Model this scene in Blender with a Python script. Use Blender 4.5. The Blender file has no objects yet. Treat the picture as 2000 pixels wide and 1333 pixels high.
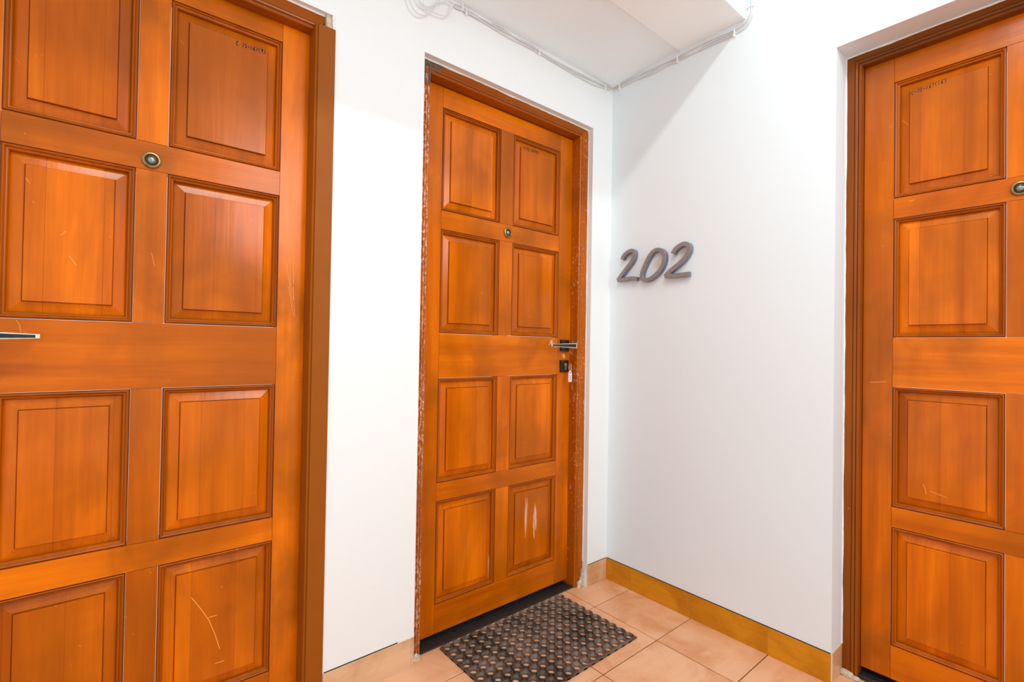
import bpy, bmesh, math, random
from mathutils import Vector, Matrix

random.seed(7)
scene = bpy.context.scene
COL = scene.collection

# ------------------------------------------------------------------ camera
YAW, PITCH, ROLL, FPX = 0.8738, 0.0118, 0.0165, 956.6
CAM = Vector((-1.871, -1.5055, 1.1))
fwd = Vector((math.cos(YAW) * math.cos(PITCH), math.sin(YAW) * math.cos(PITCH), math.sin(PITCH)))
r0 = Vector((math.sin(YAW), -math.cos(YAW), 0.0))
u0 = r0.cross(fwd)
right = math.cos(ROLL) * r0 + math.sin(ROLL) * u0
up = -math.sin(ROLL) * r0 + math.cos(ROLL) * u0
cam_data = bpy.data.cameras.new('camera')
cam_data.sensor_width = 36.0
cam_data.lens = 36.0 * FPX / 2000.0
cam_data.clip_start = 0.02
cam = bpy.data.objects.new('camera', cam_data)
m = Matrix((right, up, -fwd)).transposed().to_4x4()
m.translation = CAM
cam.matrix_world = m
COL.objects.link(cam)
scene.camera = cam

# ------------------------------------------------------------------ world, lamps, exposure
world = bpy.data.worlds.new('overcast_sky')
scene.world = world
world.use_nodes = True
wn = world.node_tree.nodes
wn['Background'].inputs['Color'].default_value = (0.88, 0.95, 0.985, 1)
wn['Background'].inputs['Strength'].default_value = 1.13


def area_lamp(name, loc, size_x, size_y, power, color=(1, 1, 1), aim=None):
    d = bpy.data.lights.new(name, 'AREA')
    d.shape = 'RECTANGLE'
    d.size, d.size_y, d.energy, d.color = size_x, size_y, power, color
    o = bpy.data.objects.new(name, d)
    o.location = loc
    if aim is not None:
        o.rotation_euler = (Vector(aim) - Vector(loc)).to_track_quat('-Z', 'Y').to_euler()
    COL.objects.link(o)
    return o


# assumed, unseen tube lamp on the high ceiling, parallel to the left wall; the ceiling beam cuts its light off
area_lamp('assumed_tube_lamp', (-1.45, -1.31, 2.97), 1.2, 0.10, 20, (0.94, 0.98, 0.97))
# added light for door highlights, assumed daylight opposite the left wall; no opening built
area_lamp('added_daylight_panel', (-0.68, -3.38, 2.45), 0.66, 1.0, 26, (0.84, 0.92, 0.98), aim=(-0.68, 0.0, 2.45))

scene.view_settings.view_transform = 'Standard'
scene.view_settings.look = 'None'
scene.view_settings.gamma = 1.0
scene.view_settings.use_curve_mapping = False
scene.view_settings.exposure = 0.17
try:
    scene.cycles.max_bounces = 10
    scene.cycles.diffuse_bounces = 6
    scene.cycles.use_denoising = True
except Exception:
    pass

# ------------------------------------------------------------------ materials
def new_mat(name):
    mt = bpy.data.materials.new(name)
    mt.use_nodes = True
    nt = mt.node_tree
    return mt, nt, nt.nodes['Principled BSDF']


def N(nt, kind, **kw):
    n = nt.nodes.new(kind)
    for k, v in kw.items():
        setattr(n, k, v)
    return n


def mapping(nt, src, scale, rot=(0, 0, 0), rand=0.0):
    mp = N(nt, 'ShaderNodeMapping')
    mp.inputs['Scale'].default_value = scale
    mp.inputs['Rotation'].default_value = rot
    nt.links.new(src, mp.inputs['Vector'])
    return mp.outputs[0]


def noise(nt, vec, scale, detail=3.0, rough=0.5, dist=0.0):
    n = N(nt, 'ShaderNodeTexNoise')
    n.inputs['Scale'].default_value = scale
    n.inputs['Detail'].default_value = detail
    n.inputs['Roughness'].default_value = rough
    n.inputs['Distortion'].default_value = dist
    nt.links.new(vec, n.inputs['Vector'])
    return n.outputs['Fac']


def ramp(nt, fac, stops):
    r = N(nt, 'ShaderNodeValToRGB')
    el = r.color_ramp.elements
    while len(el) < len(stops):
        el.new(0.5)
    for e, (p, c) in zip(el, stops):
        e.position = p
        e.color = (c[0], c[1], c[2], 1) if hasattr(c, '__len__') else (c, c, c, 1)
    nt.links.new(fac, r.inputs['Fac'])
    return r.outputs['Color']


def mix(nt, fac, a, b, mode='MIX'):
    mx = N(nt, 'ShaderNodeMix', data_type='RGBA', blend_type=mode)
    for sock, v in ((mx.inputs[0], fac), (mx.inputs[6], a), (mx.inputs[7], b)):
        if isinstance(v, (int, float)):
            sock.default_value = v
        elif isinstance(v, tuple):
            sock.default_value = (v[0], v[1], v[2], 1)
        else:
            nt.links.new(v, sock)
    return mx.outputs[2]


def math_n(nt, op, a, b=None, c=None):
    n = N(nt, 'ShaderNodeMath', operation=op)
    for i, v in enumerate((a, b, c)):
        if v is None:
            continue
        if isinstance(v, (int, float)):
            n.inputs[i].default_value = v
        else:
            nt.links.new(v, n.inputs[i])
    return n.outputs[0]


def bump(nt, bsdf, height, strength, distance=0.01):
    b = N(nt, 'ShaderNodeBump')
    b.inputs['Strength'].default_value = strength
    b.inputs['Distance'].default_value = distance
    nt.links.new(height, b.inputs['Height'])
    nt.links.new(b.outputs[0], bsdf.inputs['Normal'])


def wood(name, grain='V', light=(0.84, 0.195, 0.0006), dark=(0.50, 0.094, 0.0006), smudge=0.7,
         boards=False, rough=0.21, coat=0.0, spec=0.19, flecks=0.0, wear=()):
    mt, nt, b = new_mat(name)
    tc = N(nt, 'ShaderNodeTexCoord')
    info = N(nt, 'ShaderNodeObjectInfo')
    off = N(nt, 'ShaderNodeVectorMath', operation='MULTIPLY_ADD')
    nt.links.new(info.outputs['Random'], off.inputs[0])
    off.inputs[1].default_value = (7.3, 5.1, 9.7)
    nt.links.new(tc.outputs['Object'], off.inputs[2])
    vec = off.outputs[0]
    sc = (15, 15, 1.1) if grain == 'V' else (1.1, 15, 15)
    g1 = noise(nt, mapping(nt, vec, sc), 1.0, 5, 0.6, 0.35)
    sc2 = (150, 150, 3.0) if grain == 'V' else (3.0, 150, 150)
    g2 = noise(nt, mapping(nt, vec, sc2), 1.0, 3, 0.6)
    base = ramp(nt, g1, [(0.28, dark), (0.66, light)])
    fine = ramp(nt, g2, [(0.30, 0.84), (0.60, 1.0)])
    colr = mix(nt, 0.55, base, fine, 'MULTIPLY')
    # each piece of timber has a tone of its own
    tone = ramp(nt, info.outputs['Random'], [(0.0, (0.80, 0.76, 0.9)), (1.0, (1.08, 1.08, 1.0))])
    colr = mix(nt, 1.0, colr, tone, 'MULTIPLY')
    if boards:
        sep = N(nt, 'ShaderNodeSeparateXYZ')
        nt.links.new(tc.outputs['Object'], sep.inputs[0])
        s = math_n(nt, 'MULTIPLY_ADD', sep.outputs[0], 9.5, math_n(nt, 'MULTIPLY', info.outputs['Random'], 3.0))
        fl = math_n(nt, 'FLOOR', s)
        wnz = N(nt, 'ShaderNodeTexWhiteNoise', noise_dimensions='2D')
        cmb = N(nt, 'ShaderNodeCombineXYZ')
        nt.links.new(fl, cmb.inputs[0])
        nt.links.new(info.outputs['Random'], cmb.inputs[1])
        nt.links.new(cmb.outputs[0], wnz.inputs['Vector'])
        bt = ramp(nt, wnz.outputs['Value'], [(0.0, (0.80, 0.76, 0.8)), (1.0, (1.08, 1.06, 1.0))])
        colr = mix(nt, 0.8, colr, bt, 'MULTIPLY')
        fr = math_n(nt, 'FRACT', s)
        seam = math_n(nt, 'LESS_THAN', fr, 0.010)
        colr = mix(nt, math_n(nt, 'MULTIPLY', seam, 0.6), colr, (0.20, 0.035, 0.002))
    # dark greenish smudges of worn lacquer
    sm = noise(nt, mapping(nt, vec, (4.2, 4.2, 3.0)), 1.0, 4, 0.55, 0.6)
    smf = ramp(nt, sm, [(0.48, 0.0), (0.72, smudge)])
    colr = mix(nt, smf, colr, (0.235, 0.060, 0.003))
    # broad uneven lacquer, browner towards worn zones
    br = noise(nt, mapping(nt, vec, (1.9, 1.9, 1.5)), 1.0, 3, 0.5, 0.8)
    colr = mix(nt, ramp(nt, br, [(0.44, 0.0), (0.64, 0.60)]), colr, (0.33, 0.075, 0.001))
    # fine pale scratches
    rot = mapping(nt, vec, (1, 1, 1), (0.2, 0.7, 0.1))
    s1 = noise(nt, mapping(nt, rot, (260, 260, 16)), 1.0, 2, 0.5)
    s1m = noise(nt, vec, 9.0, 2)
    scf = math_n(nt, 'MULTIPLY', ramp(nt, s1, [(0.735, 0.0), (0.76, 0.65)]), ramp(nt, s1m, [(0.52, 0.0), (0.60, 1.0)]))
    colr = mix(nt, scf, colr, (0.85, 0.36, 0.12))
    if flecks > 0:
        f1 = noise(nt, mapping(nt, vec, (130, 130, 60)), 1.0, 5, 0.7, 0.8)
        f2 = noise(nt, mapping(nt, vec, (3, 3, 2.2)), 1.0, 2, 0.5)
        ff = math_n(nt, 'MULTIPLY', ramp(nt, f1, [(0.60 - 0.06 * flecks, 0.0), (0.64 - 0.06 * flecks, 1.0)]), ramp(nt, f2, [(0.40, 0.15), (0.58, 1.0)]))
        colr = mix(nt, ff, colr, (0.72, 0.42, 0.30))
        f3 = noise(nt, mapping(nt, vec, (60, 60, 30)), 1.3, 4, 0.7)
        colr = mix(nt, ramp(nt, f3, [(0.58, 0.0), (0.66, 0.55 * flecks)]), colr, (0.13, 0.035, 0.012))
    # patches rubbed through to pale timber: (centre u, centre z, half width, half height, streak scale u, streak scale z)
    for cu, cz, hu, hz, su, sz in wear:
        mp = N(nt, 'ShaderNodeMapping', vector_type='TEXTURE')
        mp.inputs['Location'].default_value = (cu, 0, cz)
        mp.inputs['Scale'].default_value = (hu, 1000, hz)
        nt.links.new(tc.outputs['Object'], mp.inputs['Vector'])
        ln = N(nt, 'ShaderNodeVectorMath', operation='LENGTH')
        nt.links.new(mp.outputs[0], ln.inputs[0])
        wz = noise(nt, mapping(nt, tc.outputs['Object'], (su, 1, sz)), 1.0, 4, 0.65, 0.4)
        wsum = math_n(nt, 'SUBTRACT', wz, math_n(nt, 'MULTIPLY', ln.outputs['Value'], 0.30))
        colr = mix(nt, ramp(nt, wsum, [(0.30, 0.0), (0.40, 0.8)]), colr, (0.80, 0.50, 0.34))
    nt.links.new(colr, b.inputs['Base Color'])
    b.inputs['Roughness'].default_value = rough
    b.inputs['Coat Weight'].default_value = coat
    b.inputs['Specular IOR Level'].default_value = spec
    b.inputs['Coat Roughness'].default_value = 0.16
    hb = noise(nt, mapping(nt, vec, (14, 14, 3)), 1.0, 3)
    hsum = math_n(nt, 'ADD', math_n(nt, 'MULTIPLY', g2, 0.35), hb)
    bump(nt, b, hsum, 0.10, 0.004)
    return mt


def plain(name, col, rough=0.5, metal=0.0, spec=0.5, var=0.06, vscale=8.0, bmp=0.0, bscale=60.0):
    mt, nt, b = new_mat(name)
    tc = N(nt, 'ShaderNodeTexCoord')
    n1 = noise(nt, tc.outputs['Object'], vscale, 4)
    c = ramp(nt, n1, [(0.3, tuple(x * (1 - var) for x in col)), (0.7, tuple(min(1, x * (1 + var)) for x in col))])
    nt.links.new(c, b.inputs['Base Color'])
    b.inputs['Roughness'].default_value = rough
    b.inputs['Metallic'].default_value = metal
    b.inputs['Specular IOR Level'].default_value = spec
    if bmp > 0:
        bump(nt, b, noise(nt, tc.outputs['Object'], bscale, 4), bmp, 0.003)
    return mt


W_V = wood('lacquered_wood_upright', 'V')
W_H = wood('lacquered_wood_level', 'H')
W_P = wood('lacquered_wood_panel', 'V', boards=True, smudge=0.5, rough=0.17)
W_H2 = wood('lock_rail_wood_rubbed', 'H', wear=[(0.672, 1.122, 0.022, 0.022, 90, 60)])
W_V2 = wood('lock_stile_wood_rubbed', 'V', wear=[(0.7500, 1.062, 0.014, 0.018, 120, 120)])
W_P2 = wood('scuffed_panel_wood', 'V', boards=True, smudge=0.5, rough=0.17,
            wear=[(0.588, 0.335, 0.016, 0.085, 160, 9), (0.532, 0.365, 0.012, 0.11, 200, 7), (0.35, 0.20, 0.012, 0.06, 160, 12)])
W_M = wood('moulding_wood_upright', 'V', light=(0.50, 0.11, 0.0012), dark=(0.34, 0.064, 0.001), smudge=0.3, rough=0.36, spec=0.22)
W_FRAME_WORN = wood('worn_frame_wood', 'V', light=(0.62, 0.150, 0.003), dark=(0.36, 0.074, 0.002), smudge=0.3, flecks=0.10)
W_FRAME_CHIP = wood('chipped_frame_wood', 'V', light=(0.60, 0.150, 0.012), dark=(0.30, 0.060, 0.005), smudge=0.2, flecks=1.5, rough=0.45)
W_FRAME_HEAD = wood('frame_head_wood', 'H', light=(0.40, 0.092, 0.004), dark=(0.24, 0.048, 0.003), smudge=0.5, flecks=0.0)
W_FRAME_DARK = wood('dark_frame_wood', 'V', light=(0.27, 0.062, 0.004), dark=(0.17, 0.036, 0.003), smudge=0.4)
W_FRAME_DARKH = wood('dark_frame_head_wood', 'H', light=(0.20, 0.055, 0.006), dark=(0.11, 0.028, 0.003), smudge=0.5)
BROWN_PAINT = plain('brown_paint', (0.30, 0.078, 0.004), 0.5, spec=0.15, var=0.05, vscale=14, bmp=0.05)
PRIMER = plain('bare_weathered_timber', (0.10, 0.058, 0.034), 0.7, var=0.35, vscale=60, bmp=0.4, bscale=200)
BRASS = plain('aged_brass', (0.34, 0.20, 0.075), 0.28, 0.9, var=0.25, vscale=60)
DARK_BRASS = plain('dark_brass', (0.06, 0.045, 0.025), 0.35, 0.6)
LENS = plain('peephole_glass', (0.22, 0.23, 0.22), 0.06, 0.3, 0.9)
CHROME = plain('brushed_chrome', (0.72, 0.68, 0.60), 0.16, 1.0, var=0.1, vscale=120)
BLACK = plain('black_lock_plate', (0.014, 0.010, 0.008), 0.3, 0.2)
INK = plain('marker_ink', (0.020, 0.006, 0.002), 0.6)
TAG = plain('white_plastic_tag', (0.80, 0.74, 0.74), 0.4)
STONE = plain('black_threshold_stone', (0.020, 0.017, 0.016), 0.5, var=0.5, vscale=90, bmp=0.2)
CABLE = plain('white_cable_sheath', (0.70, 0.695, 0.67), 0.45, var=0.04)
CLIP = plain('white_cable_clip', (0.86, 0.86, 0.84), 0.4)
GAP_SHADE = plain('dark_gap_line', (0.012, 0.011, 0.010), 0.8)  # near-black strip painted for the shade in the gap above the skirting
GROUT = plain('brown_tile_grout', (0.21, 0.080, 0.028), 0.85, var=0.2, vscale=40)
CEIL = plain('grey_painted_slab', (0.85, 0.93, 0.955), 0.75, var=0.02, vscale=3, bmp=0.05, bscale=120)
BEAM = plain('white_painted_beam', (0.92, 0.975, 0.985), 0.75, var=0.015, vscale=3)
PLASTER = plain('rough_plaster', (0.80, 0.79, 0.76), 0.8, var=0.08, vscale=60, bmp=0.5, bscale=90)
PLASTER_OLD = plain('stained_plaster', (0.62, 0.50, 0.36), 0.8, var=0.35, vscale=50, bmp=0.5, bscale=90)


def wall_paint(name, col, yellow_tint=None):
    mt, nt, b = new_mat(name)
    tc = N(nt, 'ShaderNodeTexCoord')
    n1 = noise(nt, tc.outputs['Object'], 1.3, 5, 0.55)
    c = ramp(nt, n1, [(0.35, tuple(x * 0.975 for x in col)), (0.65, col)])
    # hairline scuffs
    rot = mapping(nt, tc.outputs['Object'], (1, 1, 1), (0.3, 0.5, 0.6))
    s = noise(nt, mapping(nt, rot, (120, 120, 9)), 1.0, 2)
    sm = noise(nt, tc.outputs['Object'], 2.4, 2)
    f = math_n(nt, 'MULTIPLY', ramp(nt, s, [(0.74, 0.0), (0.77, 0.28)]), ramp(nt, sm, [(0.52, 0.0), (0.62, 1.0)]))
    c = mix(nt, f, c, (0.55, 0.55, 0.55))
    if yellow_tint:
        for (px, py, pz), rad, amt in yellow_tint:
            vm = N(nt, 'ShaderNodeVectorMath', operation='SUBTRACT')
            nt.links.new(tc.outputs['Object'], vm.inputs[0])
            vm.inputs[1].default_value = (px, py, pz)
            ln = N(nt, 'ShaderNodeVectorMath', operation='LENGTH')
            nt.links.new(vm.outputs[0], ln.inputs[0])
            d = math_n(nt, 'ADD', ln.outputs['Value'], math_n(nt, 'MULTIPLY', noise(nt, tc.outputs['Object'], 30, 3), rad * 0.5))
            mr = N(nt, 'ShaderNodeMapRange')
            nt.links.new(d, mr.inputs['Value'])
            mr.inputs['From Min'].default_value = rad * 1.3
            mr.inputs['From Max'].default_value = rad * 0.5
            mr.inputs['To Max'].default_value = amt
            c = mix(nt, mr.outputs[0], c, (0.62, 0.44, 0.20))
    nt.links.new(c, b.inputs['Base Color'])
    b.inputs['Roughness'].default_value = 0.62
    b.inputs['Specular IOR Level'].default_value = 0.35
    h = noise(nt, tc.outputs['Object'], 5.0, 6, 0.55)
    bump(nt, b, h, 0.06, 0.01)
    return mt


WALL_L = wall_paint('white_wall_paint', (0.835, 0.855, 0.85))
WALL_R = wall_paint('warm_white_wall_paint', (0.775, 0.84, 0.868),
                    [((0, -0.128, 1.52), 0.022, 0.5), ((0, -0.262, 1.475), 0.030, 0.6), ((0, -0.388, 1.505), 0.026, 0.55)])  # yellowish round patches on the wall around the digits


def tile_mat(name, light, dark, streak_axis='x', rough=0.35, streak=0.5, spec=0.5):
    mt, nt, b = new_mat(name)
    b.inputs['Specular IOR Level'].default_value = spec
    tc = N(nt, 'ShaderNodeTexCoord')
    info = N(nt, 'ShaderNodeObjectInfo')
    off = N(nt, 'ShaderNodeVectorMath', operation='MULTIPLY_ADD')
    nt.links.new(info.outputs['Random'], off.inputs[0])
    off.inputs[1].default_value = (3.3, 5.1, 1.7)
    nt.links.new(tc.outputs['Object'], off.inputs[2])
    vec = off.outputs[0]
    n1 = noise(nt, vec, 5.5, 6, 0.6, 0.6)
    c = ramp(nt, n1, [(0.34, dark), (0.56, light)])
    sc = {'x': (2, 60, 60), 'y': (60, 2, 60)}[streak_axis]
    n2 = noise(nt, mapping(nt, vec, sc), 1.0, 4, 0.6)
    c = mix(nt, streak, c, ramp(nt, n2, [(0.35, 0.82), (0.62, 1.0)]), 'MULTIPLY')
    n3 = noise(nt, vec, 260, 2)
    c = mix(nt, ramp(nt, n3, [(0.74, 0.0), (0.78, 0.5)]), c, (0.9, 0.75, 0.6))
    nt.links.new(c, b.inputs['Base Color'])
    b.inputs['Roughness'].default_value = rough
    bump(nt, b, n2, 0.05, 0.002)
    return mt


TILE = tile_mat('terracotta_floor_tile', (0.80, 0.44, 0.245), (0.68, 0.30, 0.135), 'x', 0.42, 0.25)
SKIRT_R = tile_mat('mustard_skirting_tile', (0.66, 0.265, 0.012), (0.50, 0.175, 0.007), 'y', 0.32, 0.6, spec=0.15)
SKIRT_L = tile_mat('sheen_paled_skirting_tile', (0.74, 0.46, 0.27), (0.60, 0.31, 0.14), 'x', 0.32, 0.5)  # paler than the right skirting: reflected daylight painted into the tile colour


def rubber_mat():
    mt, nt, b = new_mat('dusty_brown_rubber')
    tc = N(nt, 'ShaderNodeTexCoord')
    n1 = noise(nt, tc.outputs['Object'], 7, 4)
    n2 = noise(nt, tc.outputs['Object'], 120, 3)
    c = ramp(nt, n1, [(0.38, (0.055, 0.030, 0.019)), (0.64, (0.20, 0.122, 0.082))])
    c = mix(nt, 0.6, c, ramp(nt, n2, [(0.35, 0.6), (0.6, 1.0)]), 'MULTIPLY')
    nt.links.new(c, b.inputs['Base Color'])
    b.inputs['Roughness'].default_value = 0.38
    b.inputs['Specular IOR Level'].default_value = 0.7
    return mt


RUBBER = rubber_mat()
SCRATCH = plain('scratched_lacquer', (0.95, 0.40, 0.12), 0.5)
DIGIT = plain('grey_digit_enamel', (0.27, 0.235, 0.22), 0.35, 0.1, var=0.08, vscale=50)
DIGIT_SIDE = plain('slate_digit_side', (0.19, 0.19, 0.25), 0.3, 0.3, var=0.1, vscale=50)


# ------------------------------------------------------------------ mesh helpers
class MB:
    def __init__(self):
        self.v, self.f, self.mi = [], [], []

    def quad(self, *pts, mi=0):
        n = len(self.v)
        self.v += [tuple(p) for p in pts]
        self.f.append(tuple(range(n, n + len(pts))))
        self.mi.append(mi)

    def box(self, x0, x1, y0, y1, z0, z1, mi=0):
        n = len(self.v)
        self.v += [(x0, y0, z0), (x1, y0, z0), (x1, y1, z0), (x0, y1, z0), (x0, y0, z1), (x1, y0, z1), (x1, y1, z1), (x0, y1, z1)]
        for f in ((0, 3, 2, 1), (4, 5, 6, 7), (0, 1, 5, 4), (1, 2, 6, 5), (2, 3, 7, 6), (3, 0, 4, 7)):
            self.f.append(tuple(n + i for i in f))
            self.mi.append(mi)

    def rings(self, ring_list, closed=False, cap0=False, cap1=False, mi=0):
        n0 = len(self.v)
        k = len(ring_list[0])
        for r in ring_list:
            self.v += [tuple(p) for p in r]
        for a in range(len(ring_list) - 1):
            for i in range(k):
                j = (i + 1) % k
                self.f.append((n0 + a * k + i, n0 + a * k + j, n0 + (a + 1) * k + j, n0 + (a + 1) * k + i))
                self.mi.append(mi)
        if cap0:
            self.f.append(tuple(n0 + i for i in reversed(range(k))))
            self.mi.append(mi)
        if cap1:
            b = n0 + (len(ring_list) - 1) * k
            self.f.append(tuple(b + i for i in range(k)))
            self.mi.append(mi)

    def tube(self, pts, rad, seg=8):
        pts = [Vector(p) for p in pts]
        rings = []
        nrm = None
        for i, p in enumerate(pts):
            t = (pts[min(i + 1, len(pts) - 1)] - pts[max(i - 1, 0)]).normalized()
            if nrm is None:
                a = Vector((0, 0, 1)) if abs(t.z) < 0.9 else Vector((1, 0, 0))
                nrm = t.cross(a).normalized()
            nrm = (nrm - t * nrm.dot(t)).normalized()
            bn = t.cross(nrm)
            rings.append([p + rad * (math.cos(2 * math.pi * k / seg) * nrm + math.sin(2 * math.pi * k / seg) * bn) for k in range(seg)])
        self.rings(rings, cap0=True, cap1=True)

    def lathe(self, c, prof, seg=32, axis='y', mi=0, cap=True):
        """prof: list of (radius, offset along axis)."""
        rings = []
        for r, h in prof:
            ring = []
            for k in range(seg):
                a = 2 * math.pi * k / seg
                if axis == 'y':
                    ring.append((c[0] + r * math.cos(a), c[1] + h, c[2] + r * math.sin(a)))
                elif axis == 'z':
                    ring.append((c[0] + r * math.cos(a), c[1] + r * math.sin(a), c[2] + h))
                else:
                    ring.append((c[0] + h, c[1] + r * math.cos(a), c[2] + r * math.sin(a)))
            rings.append(ring)
        self.rings(rings, cap0=cap, cap1=cap, mi=mi)

    def build(self, name, mats, parent=None, bevel=0.0, smooth=False, segs=2, merge=False, recalc=True):
        me = bpy.data.meshes.new(name)
        me.from_pydata(self.v, [], self.f)
        if not isinstance(mats, (list, tuple)):
            mats = [mats]
        for mt in mats:
            me.materials.append(mt)
        me.polygons.foreach_set('material_index', self.mi)
        bm = bmesh.new()
        bm.from_mesh(me)
        if merge:
            bmesh.ops.remove_doubles(bm, verts=bm.verts, dist=1e-5)
        if recalc:
            bmesh.ops.recalc_face_normals(bm, faces=bm.faces)
        if bevel > 0:
            es = [e for e in bm.edges if len(e.link_faces) == 2 and e.calc_face_angle(0) > 0.6]
            bmesh.ops.bevel(bm, geom=es, offset=bevel, segments=segs, affect='EDGES', profile=0.6, clamp_overlap=True)
        bm.to_mesh(me)
        bm.free()
        if smooth:
            me.polygons.foreach_set('use_smooth', [True] * len(me.polygons))
            try:
                me.set_sharp_from_angle(angle=math.radians(38))
            except Exception:
                pass
        o = bpy.data.objects.new(name, me)
        COL.objects.link(o)
        if parent is not None:
            o.parent = parent
        return o


def empty(name, loc=(0, 0, 0), rz=0.0, parent=None):
    o = bpy.data.objects.new(name, None)
    o.empty_display_size = 0.1
    o.location = loc
    o.rotation_euler = (0, 0, rz)
    COL.objects.link(o)
    if parent is not None:
        o.parent = parent
    return o


def tag(o, label=None, cat=None, group=None, kind=None):
    for k, v in (('label', label), ('category', cat), ('group', group), ('kind', kind)):
        if v:
            o[k] = v
    return o


def wall_mesh(axis, u0_, u1_, z1_, holes, thick):
    """Solid wall with openings. axis 'x': front face in plane y=0 facing -y; axis 'y': front face x=0 facing -x."""
    us = sorted({u0_, u1_} | {h[0] for h in holes} | {h[1] for h in holes})
    zs = sorted({0.0, z1_} | {h[2] for h in holes} | {h[3] for h in holes})
    mb = MB()

    def P(u, d, z):
        return (u, d, z) if axis == 'x' else (d, u, z)

    def solid(i, j):
        if i < 0 or j < 0 or i >= len(us) - 1 or j >= len(zs) - 1:
            return False
        cu, cz = (us[i] + us[i + 1]) / 2, (zs[j] + zs[j + 1]) / 2
        return not any(h[0] < cu < h[1] and h[2] < cz < h[3] for h in holes)

    for i in range(len(us) - 1):
        for j in range(len(zs) - 1):
            if not solid(i, j):
                continue
            a, b, c, d = us[i], us[i + 1], zs[j], zs[j + 1]
            mb.quad(P(a, 0, c), P(b, 0, c), P(b, 0, d), P(a, 0, d))
            mb.quad(P(a, thick, c), P(a, thick, d), P(b, thick, d), P(b, thick, c))
            if not solid(i - 1, j):
                mb.quad(P(a, 0, c), P(a, 0, d), P(a, thick, d), P(a, thick, c))
            if not solid(i + 1, j):
                mb.quad(P(b, 0, c), P(b, thick, c), P(b, thick, d), P(b, 0, d))
            if not solid(i, j - 1):
                mb.quad(P(a, 0, c), P(a, thick, c), P(b, thick, c), P(b, 0, c))
            if not solid(i, j + 1):
                mb.quad(P(a, 0, d), P(b, 0, d), P(b, thick, d), P(a, thick, d))
    return mb


# ------------------------------------------------------------------ walls, floor, ceiling
O1R, O1T = -1.3385, 2.108       # left door's opening: right edge, top
O1L = -2.215
O2L, O2R, O2T = -1.0285, -0.1385, 2.1235
O3N, O3F, O3T = -0.943, -1.805, 2.1235
HI = 3.02
wl = wall_mesh('x', -3.6, 0.2, HI, [(O1L, O1R, 0.0, O1T), (O2L, O2R, 0.0, O2T)], 0.16)
wall_left = wl.build('wall_left', WALL_L, merge=True)
tag(wall_left, 'white plastered wall holding the two doors on the left', kind='structure')
wr = wall_mesh('y', -3.3, 0.0, HI, [(O3F, O3N, 0.0, O3T)], 0.20)
wall_right = wr.build('wall_right', WALL_R, merge=True)
tag(wall_right, 'white wall carrying the number 202 and the right door', kind='structure')

# assumed kerb of the open side behind the camera, kept low for sky light
bk = MB()
bk.box(-3.6, 0.2, -3.45, -3.3, 0, 0.15)
wall_back = bk.build('wall_back', WALL_L)
tag(wall_back, 'assumed low white kerb along the open side of the corridor', kind='structure')

# floor: grout bed plus tiles
fb = MB()
fb.box(-3.6, 0.2, -3.45, 0.16, -0.06, -0.0025)
floor = fb.build('floor', GROUT)
tag(floor, 'floor of square peach terracotta tiles with thin brown joints', kind='structure')
xs = [-0.2415 - 0.3112 * k for k in range(-1, 12)]
ys = [-0.1355 - 0.3031 * k for k in range(-1, 12)]
xs[0], ys[0] = 0.16, 0.12
tile_cache = {}
G = 0.0019
for i in range(len(xs) - 1):
    for j in range(len(ys) - 1):
        x1, x0_, y1, y0_ = xs[i], xs[i + 1], ys[j], ys[j + 1]
        w, h = x1 - x0_, y1 - y0_
        key = (round(w, 3), round(h, 3))
        cx, cy = (x0_ + x1) / 2, (y0_ + y1) / 2
        if key in tile_cache:
            o = bpy.data.objects.new('tile', tile_cache[key])
            COL.objects.link(o)
            o.parent = floor
        else:
            t = MB()
            t.box(-w / 2 + G, w / 2 - G, -h / 2 + G, h / 2 - G, -0.010, 0.0)
            o = t.build('tile', TILE, floor, bevel=0.0012, segs=1)
            tile_cache[key] = o.data
        o.location = (cx, cy, random.uniform(-0.0003, 0.0003))

# ceiling slab by the doors, beam, and the higher ceiling beyond
cb = MB()
sl = [(-0.3595, 2.383), (0.0, 2.357), (0.0, 2.60), (-0.3595, 2.60)]
cb.rings([[(-3.6, y, z) for y, z in sl], [(0.0, y, z) for y, z in sl]], cap0=True, cap1=True)
ceiling = cb.build('ceiling', CEIL)
tag(ceiling, 'light grey low ceiling slab over the two doors', kind='structure')
bb = MB()
bb.box(-3.6, 0.0, -0.637, -0.3598, 2.374, HI)
beam = bb.build('trim_1', BEAM, bevel=0.0015, segs=1)
tag(beam, 'white beam along the edge of the low ceiling', kind='structure')
hb_ = MB()
hb_.box(-3.6, 0.2, -3.45, -0.6375, HI + 0.002, HI + 0.12)
hc = hb_.build('ceiling', BEAM)
tag(hc, 'white higher ceiling beyond the beam', kind='structure')

# ------------------------------------------------------------------ skirting
def skirt(parent, segs, axis, mat, z1_=0.1):
    for a, b in segs:
        t = MB()
        if axis == 'x':
            t.box(a + 0.0006, b - 0.0006, -0.0022, 0.006, 0.0, z1_)
        else:
            t.box(-0.0022, 0.006, b + 0.0006, a - 0.0006, 0.0, z1_)
        t.build('tile', mat, parent, bevel=0.0006, segs=1)


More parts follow.
